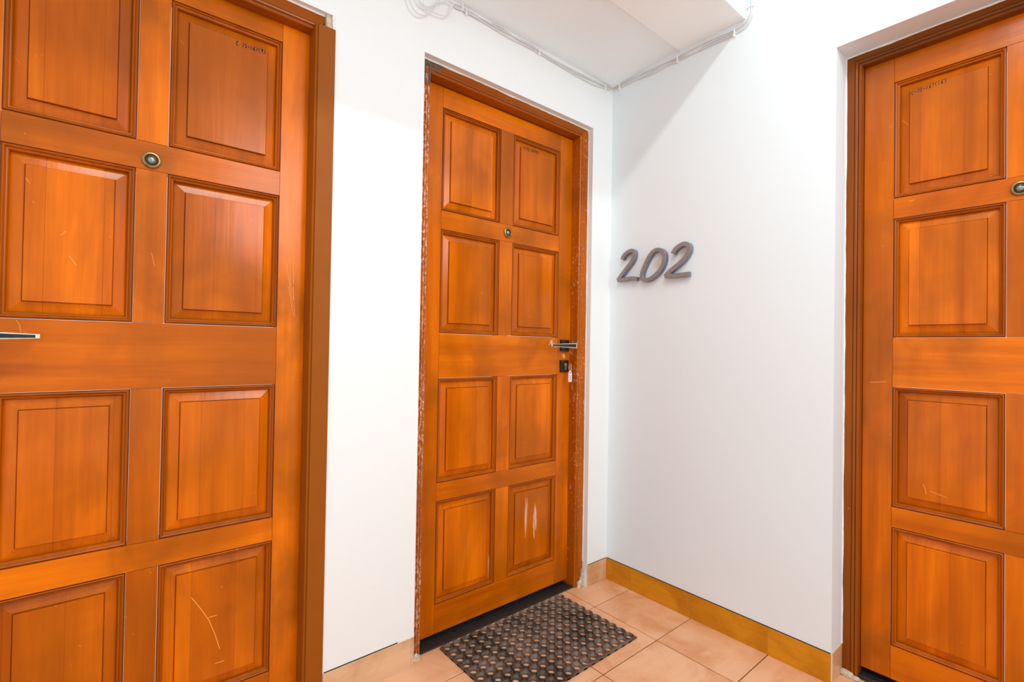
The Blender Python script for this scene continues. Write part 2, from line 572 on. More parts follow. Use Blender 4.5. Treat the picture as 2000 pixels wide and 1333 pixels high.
bl = tag(empty('baseboard_left'), 'skirting tiles paled with painted daylight sheen along the left wall', kind='structure')
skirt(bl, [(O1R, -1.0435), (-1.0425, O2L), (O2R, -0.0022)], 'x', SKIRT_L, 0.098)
g = MB()
g.box(O1R + 0.004, -1.09, -0.0012, 0.002, 0.0985, 0.1012)
g.build('gap_line', GAP_SHADE, bl)
g = MB()
g.box(O2R + 0.004, -0.0022, -0.0012, 0.002, 0.0985, 0.1008)
g.build('gap_line', GAP_SHADE, bl)
br = tag(empty('baseboard_right'), 'mustard tile skirting along the wall under the number', kind='structure')
skirt(br, [(0.0, -0.143), (-0.143, -0.438), (-0.438, -0.742), (-0.742, O3N)], 'y', SKIRT_R, 0.0985)
g = MB()
g.box(-0.0012, 0.002, O3N + 0.002, -0.004, 0.099, 0.1020)
g.build('gap_line', GAP_SHADE, br)
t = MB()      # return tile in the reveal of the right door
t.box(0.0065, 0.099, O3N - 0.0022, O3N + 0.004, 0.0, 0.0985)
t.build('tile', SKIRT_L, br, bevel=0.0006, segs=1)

# ------------------------------------------------------------------ doors
def ring_rect(u0_, u1_, z0_, z1_, inset, d):
    return [(u0_ + inset, d, z0_ + inset), (u1_ - inset, d, z0_ + inset), (u1_ - inset, d, z1_ - inset), (u0_ + inset, d, z1_ - inset)]


MOULD = [(0.0, 0.0002), (0.0003, 0.0050), (0.0020, 0.0052), (0.0026, 0.0002), (0.0046, -0.0012), (0.0066, 0.0004), (0.0074, 0.0040),
         (0.0086, 0.0050), (0.0096, 0.0040), (0.0120, 0.0046), (0.0136, 0.0070), (0.0142, 0.0125)]
ROWS = [(0.1345, 0.5175), (0.5855, 0.9775), (1.1460, 1.5380), (1.6095, 1.9975)]


def build_door(root, d_leaf, cols, width, top, bottom=0.026, rows=ROWS, wv=None, wh=None, wp=None):
    c0, c1, c2, c3 = cols
    D = d_leaf
    T = 0.038
    e = 0.0005

    def piece(name, u0_, u1_, z0_, z1_, mat):
        p = MB()
        p.box(u0_ + e, u1_ - e, D, D + T, z0_ + e, z1_ - e)
        return p.build(name, mat, root)

    piece('stile', 0, c0, bottom, top, W_V)
    piece('stile', c3, width, bottom, top, wv or W_V)
    zr = [bottom] + [z for r in rows for z in r] + [top]
    for k in range(0, len(zr), 2):
        piece('rail', c0, c3, zr[k], zr[k + 1], (wh or W_H) if k == 4 else W_H)
    panels = []
    for (z0_, z1_) in rows:
        piece('mullion', c1, c2, z0_, z1_, W_V)
        for (a, b) in ((c0, c1), (c2, c3)):
            mo = MB()
            mo.rings([ring_rect(a, b, z0_, z1_, i, D + d) for i, d in MOULD])
            mo.build('moulding', W_M, root, smooth=False, recalc=False)
            pn = MB()
            prof = [(0.0115, 0.0170), (0.0130, 0.0158), (0.0150, 0.0150), (0.0388, 0.0084), (0.0390, 0.0118), (0.0404, 0.0118), (0.0406, 0.0024), (0.0413, 0.0016)]
            pn.rings([ring_rect(a, b, z0_, z1_, i, D + d) for i, d in prof], cap1=True)
            pn.rings([ring_rect(a, b, z0_, z1_, i, D + d) for i, d in [(0.0115, 0.0150), (0.0115, 0.030)]], cap1=True)
            panels.append(pn.build('panel', (wp or W_P) if len(panels) in (0, 1) else W_P, root, recalc=False, merge=False))
    return panels


def frame_profile(front, leaf_back, depth, wout):
    """(w outward from the inner edge, d depth)."""
    f = front
    p = [(-0.016, depth), (-0.016, leaf_back), (0.0, leaf_back), (0.0, f + 0.005), (0.0012, f + 0.0018), (0.0045, f + 0.0002), (0.0085, f),
         (0.0100, f + 0.0040), (0.0112, f), (0.0132, f - 0.0022), (0.0165, f - 0.0028), (0.0195, f - 0.0010), (0.0204, f + 0.0040),
         (0.0216, f + 0.0005), (wout, f), (wout, depth)]
    return p


def frame_piece(name, root, prof, side, u_in0, u_in1, z_in, mat, zbase=0.0, top_cut=None):
    mb = MB()
    if side == 'head':
        r0_ = [(u_in0 - w, d, z_in + w) for w, d in prof]
        r1_ = [(u_in1 + w, d, z_in + w) for w, d in prof]
    elif side == 'right':
        r0_ = [(u_in1 + w, d, zbase) for w, d in prof]
        r1_ = [(u_in1 + w, d, z_in + w if top_cut is None else top_cut) for w, d in prof]
    else:
        r0_ = [(u_in0 - w, d, zbase) for w, d in prof]
        r1_ = [(u_in0 - w, d, z_in + w if top_cut is None else top_cut) for w, d in prof]
    mb.rings([r0_, r1_], cap0=True, cap1=True)
    return mb.build(name, mat, root)


def peephole(root, u, d, z):
    b = MB()
    b.lathe((u, d, z), [(0.0205, 0.002), (0.0210, -0.002), (0.0205, -0.0045), (0.0185, -0.0062), (0.0155, -0.0066), (0.0140, -0.0052)], 40, cap=False)
    pe = b.build('peephole', BRASS, root, smooth=True)
    q = MB()
    q.lathe((u, d, z), [(0.0142, -0.0054), (0.0130, -0.0036), (0.0115, -0.0046), (0.0098, -0.0050), (0.0085, -0.0030)], 36, cap=False)
    q.build('inner_ring', DARK_BRASS, pe, smooth=True)
    l = MB()
    l.lathe((u, d, z), [(0.0090, -0.0028), (0.0075, -0.0048), (0.0050, -0.0062), (0.0022, -0.0069), (0.0004, -0.0070)], 28)
    l.build('lens', LENS, pe, smooth=True)
    return pe


def lever_handle(root, u, d, z, direction):
    r = MB()
    s = 0.0265
    r.box(u - s, u + s, d - 0.009, d + 0.001, z - s, z + s)
    rose = r.build('handle_rose', BLACK, root, bevel=0.0025)
    l = MB()
    yb = d - 0.064
    # neck
    l.lathe((u, d, z), [(0.0105, -0.006), (0.0095, -0.018), (0.0095, -0.046), (0.0105, -0.058)], 24)
    lv = l.build('lever_neck', CHROME, rose, smooth=True)
    # tapered flat grip with dark inlay
    g_ = MB()
    a, b = u - 0.014 * direction, u + 0.136 * direction
    n = 8
    rings = []
    for i in range(n + 1):
        t_ = i / n
        x = a + (b - a) * t_
        hz = 0.0125 * (1 - t_) + 0.0050 * t_
        dy = 0.008 + 0.010 * math.sin(t_ * math.pi * 0.5) * 0.6
        rings.append([(x, yb - 0.006 + dy * t_, z - hz), (x, yb + 0.006 + dy * t_, z - hz), (x, yb + 0.006 + dy * t_, z + hz), (x, yb - 0.006 + dy * t_, z + hz)])
    g_.rings(rings, cap0=True, cap1=True)
    g_.build('lever', CHROME, rose, bevel=0.0015)
    q = MB()
    rings = []
    for i in range(n + 1):
        t_ = 0.05 + 0.9 * i / n
        x = a + (b - a) * t_
        hz = (0.0125 * (1 - t_) + 0.0050 * t_) * 0.62
        dy = 0.008 + 0.010 * math.sin(t_ * math.pi * 0.5) * 0.6
        rings.append([(x, yb - 0.0064 + dy * t_, z - hz), (x, yb + 0.000 + dy * t_, z - hz), (x, yb + 0.000 + dy * t_, z + hz), (x, yb - 0.0064 + dy * t_, z + hz)])
    q.rings(rings, cap0=True, cap1=True)
    q.build('lever_inlay', BLACK, rose)
    return rose


STROKES = {
    'C': [[(0.9, 0.85), (0.55, 1.0), (0.15, 0.75), (0.05, 0.4), (0.3, 0.05), (0.8, 0.12)]],
    '-': [[(0.05, 0.5), (0.6, 0.55), (0.9, 0.42)]],
    '.': [[(0.3, 0.30), (0.45, 0.32)]],
    '7': [[(0.05, 0.95), (0.85, 0.92), (0.35, 0.0)]],
    '5': [[(0.85, 1.0), (0.3, 0.95), (0.25, 0.55), (0.7, 0.5), (0.75, 0.2), (0.4, 0.0), (0.1, 0.1)]],
    '1': [[(0.45, 1.0), (0.35, 0.0)]],
    '6': [[(0.75, 1.0), (0.3, 0.6), (0.15, 0.2), (0.45, 0.0), (0.75, 0.2), (0.6, 0.45), (0.2, 0.35)]],
    '(': [[(0.6, 1.0), (0.25, 0.6), (0.3, 0.3), (0.65, 0.0)]],
    ')': [[(0.3, 1.0), (0.7, 0.7), (0.7, 0.3), (0.35, -0.05)]],
    '4': [[(0.3, 1.0), (0.1, 0.45), (0.85, 0.5)], [(0.65, 0.95), (0.6, 0.0)]],
    '9': [[(0.75, 0.85), (0.4, 1.0), (0.2, 0.7), (0.5, 0.5), (0.75, 0.8), (0.65, 0.0)]],
}


def handwriting(text, parent, u, z, d, h, adv, slope=0.0, wid=0.0010, seed=1):
    rnd = random.Random(seed)
    mb = MB()
    x = u
    for ch in text:
        for st in STROKES.get(ch, []):
            pts = [(x + p[0] * adv * 0.78 + rnd.uniform(-1, 1) * adv * 0.04,
                    z + slope * (x - u) + p[1] * h * (1 + rnd.uniform(-.06, .06))) for p in st]
            for (ax, az), (bx, bz) in zip(pts, pts[1:]):
                dx, dz = bx - ax, bz - az
                L = math.hypot(dx, dz) or 1
                nx, nz = -dz / L * wid / 2, dx / L * wid / 2
                ex, ez = dx / L * wid * 0.3, dz / L * wid * 0.3
                c = [(ax + nx - ex, az + nz - ez), (ax - nx - ex, az - nz - ez), (bx - nx + ex, bz - nz + ez), (bx + nx + ex, bz + nz + ez)]
                mb.rings([[(p[0], d - 0.0001, p[1]) for p in c], [(p[0], d - 0.0004, p[1]) for p in c]], cap0=True, cap1=True)
        x += adv
    return mb.build('inscription', INK, parent)


def scratches(root, lines, d, wid=0.0012):
    for ln in lines:
        mb = MB()
        for (ax, az), (bx, bz) in zip(ln, ln[1:]):
            dx, dz = bx - ax, bz - az
            L = math.hypot(dx, dz) or 1
            nx, nz = -dz / L * wid / 2, dx / L * wid / 2
            c = [(ax + nx, az + nz), (ax - nx, az - nz), (bx - nx, bz - nz), (bx + nx, bz + nz)]
            mb.rings([[(p[0], d - 0.00005, p[1]) for p in c], [(p[0], d - 0.0003, p[1]) for p in c]], cap0=True, cap1=True)
        mb.build('scratch', SCRATCH, root)


def wavy_edge(name, root, pts, normal_in, width, d, mat, seed, step=0.02, thick=0.0012):
    """thin ragged lip of plaster on a frame: pts = two ends (u,z); normal_in = direction towards the door."""
    rnd = random.Random(seed)
    (ax, az), (bx, bz) = pts
    L = math.hypot(bx - ax, bz - az)
    n = max(2, int(L / step))
    outer, inner = [], []
    val = width
    for i in range(n + 1):
        t_ = i / n
        val = max(0.0006, val + rnd.uniform(-1, 1) * width * 0.35)
        val = val * 0.7 + width * 0.3
        x, z = ax + (bx - ax) * t_, az + (bz - az) * t_
        outer.append((x - normal_in[0] * 0.001, z - normal_in[1] * 0.001))
        inner.append((x + normal_in[0] * val, z + normal_in[1] * val))
    mb = MB()
    rings = []
    for o_, i_ in zip(outer, inner):
        rings.append([(o_[0], d, o_[1]), (o_[0], d - thick * 2.5, o_[1]), (i_[0], d - thick, i_[1]), (i_[0], d, i_[1])])
    mb.rings(rings, cap0=True, cap1=True)
    return mb.build(name, mat, root)


def lump(name, root, c, size, mat, seed):
    rnd = random.Random(seed)
    bm = bmesh.new()
    bmesh.ops.create_icosphere(bm, subdivisions=2, radius=1.0)
    for v in bm.verts:
        k = 1 + rnd.uniform(-0.16, 0.16)
        v.co = Vector((v.co.x * size[0] * k, v.co.y * size[1] * k, v.co.z * size[2] * k)) + Vector(c)
        v.co.z = max(v.co.z, 0.0003)
    me = bpy.data.meshes.new(name)
    bm.to_mesh(me)
    bm.free()
    me.materials.append(mat)
    o = bpy.data.objects.new(name, me)
    COL.objects.link(o)
    o.parent = root
    return o


# --- door 1, left, near the camera -------------------------------------------------
L1 = 0.755
X1 = -1.395 - L1
door_1 = tag(empty('door_1', (X1, 0, 0)), 'large orange-brown panelled wooden door at the left edge with a brown painted frame strip', kind='structure')
D1 = 0.055
pan = build_door(door_1, D1, (X1 * -1 - 2.0526, 0.755 - 0.4188, 0.755 - 0.3528, 0.755 - 0.0799), L1, 2.052)
handwriting('C.75-167(9)', pan[7], -1.597 - X1, 1.940, D1 + 0.0016, 0.0115, 0.0071, 0.06, 0.0019, 3)
scratches(pan[1], [[(0.4777, 0.411), (0.4995, 0.3738), (0.5194, 0.3365), (0.5349, 0.2919), (0.5442, 0.2575), (0.5469, 0.248)],
                   [(0.5181, 0.344), (0.5387, 0.344)], [(0.5366, 0.2112), (0.5588, 0.2108)]], D1 + 0.0016, 0.0014)
scratches(pan[4], [[(0.1994, 1.3442), (0.208, 1.3553)], [(0.2155, 1.2982), (0.2295, 1.2756)]], D1 + 0.0016, 0.0010)
scratches(door_1, [[(0.1306, 1.1413), (0.1357, 1.1311), (0.1385, 1.1139)], [(0.6993, 1.3389), (0.7094, 1.2706), (0.7194, 1.2095)],
                   [(0.7076, 1.3553), (0.7105, 1.2861), (0.7221, 1.2252)], [(0.7166, 1.3487), (0.7196, 1.2715), (0.7245, 1.1788)],
                   [(0.7216, 1.3183), (0.7185, 1.2559)], [(0.705, 1.2702), (0.7215, 1.1817)], [(0.3724, 1.3255), (0.3795, 1.2934)]], D1, 0.0007)
peephole(door_1, -1.7825 - X1, D1, 1.564)
lever_handle(door_1, 0.038, D1, 1.1056, 1)
p1 = frame_profile(-0.003, D1 + 0.040, 0.159, 0.0595)
p1b = [(-0.016, 0.159), (-0.016, D1 + 0.040), (0.0, D1 + 0.040), (0.0, 0.003), (0.0010, -0.001), (0.0035, -0.0022), (0.006, -0.001), (0.0075, 0.0005), (0.009, -0.003), (0.0590, -0.003), (0.0590, 0.0), (0.0580, 0.159)]
frame_piece('jamb', door_1, p1b, 'right', -0.003, L1 - 0.0035, 2.052, BROWN_PAINT, top_cut=2.064)
frame_piece('jamb', door_1, p1, 'left', -0.003, L1 + 0.003, 2.052, W_FRAME_DARK)
p1h = frame_profile(0.018, D1 + 0.040, 0.159, 0.0565)
frame_piece('head', door_1, p1h, 'head', -0.003, L1 - 0.0035, 2.052, W_FRAME_HEAD)
wavy_edge('plaster_lip', door_1, [(L1 - 0.10, O1T - 0.001), (O1R - X1, O1T - 0.001)], (0, -1), 0.003, 0.018, PLASTER, 5)
wavy_edge('plaster_lip', door_1, [(O1R - X1 - 0.001, O1T), (O1R - X1 - 0.001, 2.058)], (-1, 0), 0.009, 0.003, PLASTER, 8, 0.008)
wavy_edge('plaster_lip', door_1, [(-0.05, O1T - 0.001), (L1 - 0.10, O1T - 0.001)], (0, -1), 0.003, 0.018, PLASTER, 15)
t = MB()
t.box(L1 + 0.030, O1R - X1 + 0.002, 0.006, 0.060, 2.060, O1T + 0.002)
t.build('plaster_patch', PLASTER_OLD, door_1, bevel=0.004)
t = MB()
t.box(-0.06, L1 + 0.05, 0.03, 0.16, 0.0005, 0.020)
t.build('threshold', STONE, door_1, bevel=0.001, segs=1)

# --- door 2, centre -----------------------------------------------------------------
X2 = -0.9850
L2 = 0.7905
door_2 = tag(empty('door_2', (X2, 0, 0)), 'orange-brown panelled wooden door in the centre with keys in its lock and a chipped frame', kind='structure')
D2 = 0.075
pan = build_door(door_2, D2, (0.0811, 0.3613, 0.4312, 0.7075), L2, 2.074, wv=W_V2, wh=W_H2, wp=W_P2)
handwriting('C-75-167(4)', pan[7], -0.4985 - X2, 1.9485, D2 + 0.0016, 0.0130, 0.0084, 0.03, 0.0023, 9)
peephole(door_2, -0.5813 - X2, D2, 1.576)
lever_handle(door_2, L2 - 0.040, D2, 1.1095, -1)
p2 = frame_profile(0.028, D2 + 0.041, 0.158, 0.0395)
frame_piece('jamb', door_2, p2, 'left', -0.0025, L2 + 0.0, 2.0775, W_FRAME_CHIP)
p2r = frame_profile(0.028, D2 + 0.041, 0.158, 0.0560)
frame_piece('jamb', door_2, p2r, 'right', 0, L2 + 0.0015, 2.0775, W_FRAME_WORN)
p2h = frame_profile(0.028, D2 + 0.041, 0.158, 0.0455)
frame_piece('head', door_2, p2h, 'head', -0.0025, L2 + 0.0015, 2.0775, W_FRAME_HEAD)
# bare weathered timber at the upper left corner of the frame
bc = MB()
uL = O2L - X2 + 0.0005
bc.rings([[(uL, 0.0275, 2.034), (-0.0030, 0.0275, 2.034), (-0.0030, 0.0275, 2.0785), (0.040, 0.0275, 2.0980), (0.055, 0.0275, O2T - 0.002), (uL, 0.0275, O2T - 0.0005)],
          [(uL, 0.0272, 2.034), (-0.0034, 0.0272, 2.034), (-0.0034, 0.0272, 2.0790), (0.040, 0.0272, 2.0983), (0.055, 0.0272, O2T - 0.002), (uL, 0.0272, O2T - 0.0005)]], cap0=True, cap1=True)
bc.build('bare_timber_patch', PRIMER, door_2)
wavy_edge('plaster_lip', door_2, [(O2L - X2, O2T - 0.0005), (O2R - X2, O2T - 0.0005)], (0, -1), 0.0045, 0.0278, PLASTER, 21)
wavy_edge('plaster_lip', door_2, [(O2R - X2 + 0.0005, O2T), (O2R - X2 + 0.0005, 0.11)], (-1, 0), 0.0025, 0.0278, PLASTER, 22)
lump('plaster_lump', door_2, (O2R - X2 - 0.010, 0.022, 0.03), (0.012, 0.010, 0.055), PLASTER_OLD, 31)
lump('plaster_lump', door_2, (O2R - X2 - 0.028, 0.018, 0.012), (0.016, 0.012, 0.020), PLASTER_OLD, 32)
lump('plaster_lump', door_2, (O2L - X2 + 0.020, 0.018, 0.008), (0.016, 0.010, 0.016), PLASTER_OLD, 33)
t = MB()
t.box(-0.004, L2 + 0.003, 0.033, 0.117, 0.0005, 0.006)
t.box(-0.004, L2 + 0.003, 0.117, 0.158, 0.0005, 0.030)
t.build('threshold', STONE, door_2, bevel=0.0008, segs=1)
# lock plate with cylinder
uk = L2 - 0.040
k = MB()
k.box(uk - 0.0265, uk + 0.0265, D2 - 0.007, D2 + 0.001, 1.0145 - 0.0275, 1.0145 + 0.0275)
lock = k.build('lock_plate', BLACK, door_2, bevel=0.002)
k = MB()
k.lathe((uk + 0.002, D2, 1.021), [(0.0088, -0.006), (0.0088, -0.0125), (0.0070, -0.0135)], 24)
k.box(uk - 0.003, uk + 0.007, D2 - 0.0125, D2 - 0.006, 0.998, 1.020)
k.build('lock_cylinder', BRASS, lock, bevel=0.0006)

# --- door 3, right ------------------------------------------------------------------
Y3 = -0.9905
L3 = 0.760
door_3 = tag(empty('door_3', (0, Y3, 0), -math.pi / 2), 'orange-brown panelled wooden door at the right edge, set deep in the wall', kind='structure')
D3 = 0.130
rows3 = [(0.143, 0.5285), (0.5947, 0.9883), (1.1510, 1.5445), (1.6115, 1.9985)]
pan = build_door(door_3, D3, (0.0819, 0.3459, 0.4035, 0.676), L3, 2.080, 0.034, rows3)
handwriting('C-75-167(16)', pan[6], 0.1265, 1.9405, D3 + 0.0016, 0.0125, 0.0073, 0.10, 0.0016, 12)
scratches(pan[2], [[(0.1624, 0.6867), (0.1675, 0.6718), (0.17, 0.6563)], [(0.1787, 0.668), (0.2201, 0.6573)]], D3 + 0.0016, 0.0011)
scratches(door_3, [[(0.0215, 0.9998), (0.0667, 1.0045)], [(0.1215, 1.5938), (0.1372, 1.5954)]], D3, 0.0012)
peephole(door_3, 1.3646 + Y3, D3, 1.5766)
p3 = frame_profile(0.100, D3 + 0.041, 0.199, 0.0470)
frame_piece('jamb', door_3, p3, 'left', -0.001, L3 + 0.002, 2.080, W_FRAME_DARK)
frame_piece('jamb', door_3, p3, 'right', -0.001, L3 + 0.002, 2.080, W_FRAME_DARK)
p3h = frame_profile(0.100, D3 + 0.041, 0.199, 0.0425)
frame_piece('head', door_3, p3h, 'head', -0.001, L3 + 0.002, 2.080, W_FRAME_DARKH)
wavy_edge('plaster_lip', door_3, [(-O3N + Y3 - 0.0, O3T), (-O3N + Y3, 0.10)], (1, 0), 0.0035, 0.0998, PLASTER, 41, 0.03)
wavy_edge('plaster_lip', door_3, [(-O3N + Y3, O3T - 0.0005), (-O3F + Y3, O3T - 0.0005)], (0, -1), 0.004, 0.0998, PLASTER, 42)
lump('plaster_lump', door_3, (-0.030, 0.092, 0.006), (0.022, 0.012, 0.014), PLASTER_OLD, 51)
lump('plaster_lump', door_3, (-0.006, 0.094, 0.003), (0.014, 0.012, 0.008), PLASTER_OLD, 52)
t = MB()
t.box(-0.002, L3 + 0.003, 0.108, 0.172, 0.0005, 0.014)
t.box(-0.002, L3 + 0.003, 0.172, 0.199, 0.0005, 0.040)
t.build('threshold', STONE, door_3, bevel=0.0008, segs=1)

# ------------------------------------------------------------------ key, ring and tag in the lock of door 2
kx, ky, kz = X2 + uk + 0.002, D2 - 0.0135, 1.021
key = tag(empty('key', (kx, ky, kz)), 'steel key in the centre door lock with a ring and small white tag', 'key')
k = MB()
k.box(-0.0012, 0.0012, -0.012, 0.008, -0.004, 0.004)
k.build('blade', CHROME, key)
k = MB()
rr = []
for a in range(24):
    an = 2 * math.pi * a / 24
    rr.append((an,))
k.rings([[(x, -0.022 + r * math.cos(a[0]), -0.002 + r * 1.05 * math.sin(a[0])) for a in rr] for x, r in ((-0.0012, 0.0115), (0.0012, 0.0115), (0.0012, 0.0045), (-0.0012, 0.0045), (-0.0012, 0.0115))])
k.build('bow', CHROME, key, merge=True)
k = MB()
ringpts = [(0.0 + 0.0075 * math.sin(a), -0.026 + 0.004 * math.cos(a), -0.013 + 0.0125 * math.cos(a)) for a in [2 * math.pi * i / 28 for i in range(29)]]
k.tube(ringpts, 0.0012, 8)
k.build('ring', CHROME, key, smooth=True)
k = MB()
zt = -0.024
outl = [(-0.0045, zt - 0.002), (-0.0105, zt - 0.014), (-0.0105, zt - 0.050), (-0.0085, zt - 0.053), (0.0085, zt - 0.053), (0.0105, zt - 0.050), (0.0105, zt - 0.014), (0.0045, zt - 0.002)]
inn = [(-0.0016, zt - 0.006), (-0.0045, zt - 0.013), (-0.0050, zt - 0.0145), (-0.0040, zt - 0.0152), (0.0040, zt - 0.0152), (0.0050, zt - 0.0145), (0.0045, zt - 0.013), (0.0016, zt - 0.006)]
yt0, yt1 = -0.0275, -0.0245
k.rings([[(x, y, z) for x, z in pl] for pl, y in ((outl, yt0), (outl, yt1), (inn, yt1), (inn, yt0), (outl, yt0))])
tg = k.build('key_tag', TAG, key, merge=True)
k = MB()
k.box(-0.0065, 0.0065, yt0 - 0.0004, yt0 + 0.0001, zt - 0.046, zt - 0.021)
k.build('tag_label', plain('grey_tag_paper', (0.52, 0.52, 0.60), 0.5), tg)

# ------------------------------------------------------------------ rubber mat
def doormat():
    mb = MB()
    PX = 0.0412
    nx, ny = 15, 10
    x0_, y1_ = -0.8905, -0.0002
    H_ = 0.012
    rnd = random.Random(4)
    for i in range(nx):
        for j in range(ny):
            cx, cy = x0_ + i * PX, y1_ - j * 0.0405 - 0.0
            seg = 8
            ang = [math.pi / 8 + 2 * math.pi * k_ / seg for k_ in range(seg)]

            def ring(r, z):
                return [(cx + r * math.cos(a), cy + r * math.sin(a), z) for a in ang]

            mb.rings([ring(0.0205, 0.0004), ring(0.0204, H_ - 0.0025), ring(0.0198, H_ - 0.0006), ring(0.0190, H_), ring(0.0182, H_ - 0.0006), ring(0.0172, H_ - 0.003), ring(0.0135, 0.0046), ring(0.0132, 0.0036), ring(0.0117, 0.0030), ring(0.0114, 0.0004)])
    # studs between the rings, on a thin web
    for i in range(nx - 1):
        for j in range(ny - 1):
            cx, cy = x0_ + (i + 0.5) * PX, y1_ - (j + 0.5) * 0.0405
            mb.lathe((cx, cy, 0), [(0.0100, 0.0006), (0.0100, 0.0060), (0.0050, 0.0064), (0.0046, 0.0085), (0.0034, 0.0092)], 8, axis='z')
    # thin border strips; the right-hand one is torn away in places
    xa, xb = x0_ - 0.0215, x0_ + (nx - 1) * PX + 0.0215
    ya, yb = y1_ - (ny - 1) * 0.0405 - 0.0215, y1_ + 0.0215
    mb.box(xa, xb, ya, ya + 0.0035, 0.0005, 0.0085)
    mb.box(xa, xa + 0.0035, ya, yb - 0.004, 0.0005, 0.0085)
    for k_ in range(ny):
        if k_ in (0, 3, 4, 7):
            continue
        cy = y1_ - k_ * 0.0405
        mb.box(xb - 0.004, xb - 0.0008 + rnd.uniform(-0.001, 0.001), cy - 0.013, cy + 0.011, 0.0005, 0.008)
    for k_ in range(nx):
        cx = x0_ + k_ * PX
        if k_ % 3 == 1:
            continue
        mb.box(cx - 0.014, cx + 0.012, yb - 0.004, yb - 0.0012, 0.0005, 0.0075)
    # little triangular webs at the outer studs
    for k_ in range(nx - 1):
        cx = x0_ + (k_ + 0.5) * PX
        mb.box(cx - 0.009, cx + 0.009, ya, ya + 0.014, 0.0006, 0.0055)
        mb.box(cx - 0.008, cx + 0.008, yb - 0.012, yb - 0.002, 0.0006, 0.0055)
    for k_ in range(ny - 1):
        cy = y1_ - (k_ + 0.5) * 0.0405
        mb.box(xa, xa + 0.014, cy - 0.009, cy + 0.009, 0.0006, 0.0055)
        mb.box(xb - 0.013, xb - 0.002, cy - 0.008, cy + 0.008, 0.0006, 0.0055)
    return mb.build('doormat', RUBBER)


mat_o = doormat()
tag(mat_o, 'dark brown rubber doormat of open rings on the tiles before the centre door', 'doormat')

# ------------------------------------------------------------------ the digits 2 0 2
def stroke(mb, pts, width, x_face, x_back, closed=False, rounds=3):
    P = [Vector((p[0], p[1])) for p in pts]
    for _ in range(rounds):       # corner-cutting keeps the hand-cut look
        Q = []
        n = len(P)
        if closed:
            for i in range(n):
                a, b = P[i], P[(i + 1) % n]
                Q += [a * 0.75 + b * 0.25, a * 0.25 + b * 0.75]
        else:
            Q = [P[0]]
            for i in range(n - 1):
                a, b = P[i], P[i + 1]
                Q += [a * 0.75 + b * 0.25, a * 0.25 + b * 0.75]
            Q.append(P[-1])
        P = Q
    n = len(P)
    left, rt = [], []
    for i in range(n):
        if closed:
            t_ = (P[(i + 1) % n] - P[i - 1]).normalized()
        else:
            t_ = (P[min(i + 1, n - 1)] - P[max(i - 1, 0)]).normalized()
        w = width * 1.12
        nn = Vector((-t_.y, t_.x)) * w / 2
        left.append(P[i] + nn)
        rt.append(P[i] - nn)
    b = 0.0012
    rings = []
    for l, r in zip(left, rt):
        c = (l - r).normalized() * b
        rings.append([(x_back, l.x, l.y), (x_face + b, l.x, l.y), (x_face, (l - c).x, (l - c).y), (x_face, (r + c).x, (r + c).y), (x_face + b, r.x, r.y), (x_back, r.x, r.y)])
    if closed:
        rings.append(rings[0])
    n0 = len(mb.v)
    k = 6
    for r in rings:
        mb.v += r
    for a in range(len(rings) - 1):
        for i in range(k):
            j = (i + 1) % k
            mb.f.append((n0 + a * k + i, n0 + a * k + j, n0 + (a + 1) * k + j, n0 + (a + 1) * k + i))
            mb.mi.append(0 if i == 2 else 1)
    if not closed:
        mb.f.append(tuple(n0 + i for i in reversed(range(k))))
        mb.mi.append(1)
        bb_ = n0 + (len(rings) - 1) * k
        mb.f.append(tuple(bb_ + i for i in range(k)))
        mb.mi.append(1)


XF = -0.024
digits = [
    ('first 2 of the grey number 202 on the white wall, nearest the corner', 'two',
     [([(-0.0843, 1.5140), (-0.0930, 1.5330), (-0.1180, 1.5470), (-0.1400, 1.5500), (-0.1535, 1.5400), (-0.1500, 1.5150), (-0.1380, 1.4960), (-0.1035, 1.4650), (-0.0600, 1.4190)], 0.0160),
      ([(-0.0600, 1.4205), (-0.0921, 1.4210), (-0.1462, 1.4224), (-0.1700, 1.4165)], 0.0150)], False),
    ('grey 0 in the middle of the number 202 on the white wall', 'zero',
     [([(-0.2822, 1.5340), (-0.3050, 1.5200), (-0.3110, 1.4850), (-0.2900, 1.4420), (-0.2432, 1.4090), (-0.2100, 1.4050), (-0.1925, 1.4180), (-0.1945, 1.4441), (-0.2190, 1.4910), (-0.2416, 1.5230), (-0.2633, 1.5345)], 0.0155)], True),
    ('last 2 of the grey number 202 on the white wall, nearest the right door', 'two',
     [([(-0.3490, 1.5060), (-0.3600, 1.5250), (-0.3880, 1.5390), (-0.4080, 1.5410), (-0.4250, 1.5290), (-0.4230, 1.5060), (-0.4100, 1.4850), (-0.3839, 1.4620), (-0.3400, 1.4360), (-0.3131, 1.4140)], 0.0170),
      ([(-0.3120, 1.4155), (-0.3339, 1.4134), (-0.3721, 1.4118), (-0.4250, 1.4125)], 0.0165)], False),
]
for lab, nm, strokes, closed in digits:
    mb = MB()
    for si, (pts, w) in enumerate(strokes):
        stroke(mb, pts, w, XF + 0.0004 * si, -0.004, closed)
    dg = mb.build('house_number', [DIGIT, DIGIT_SIDE], recalc=True)
    tag(dg, lab, 'number', 'digits of the number 202')
    q0, q1 = strokes[0][0][2], strokes[-1][0][-2]        # short studs that hold the digit off the wall
    for q in (q0, q1):
        st = MB()
        st.lathe((0, q[0], q[1]), [(0.003, -0.0045), (0.003, 0.0005)], 10, axis='x')
        st.build('stud', CHROME, dg)

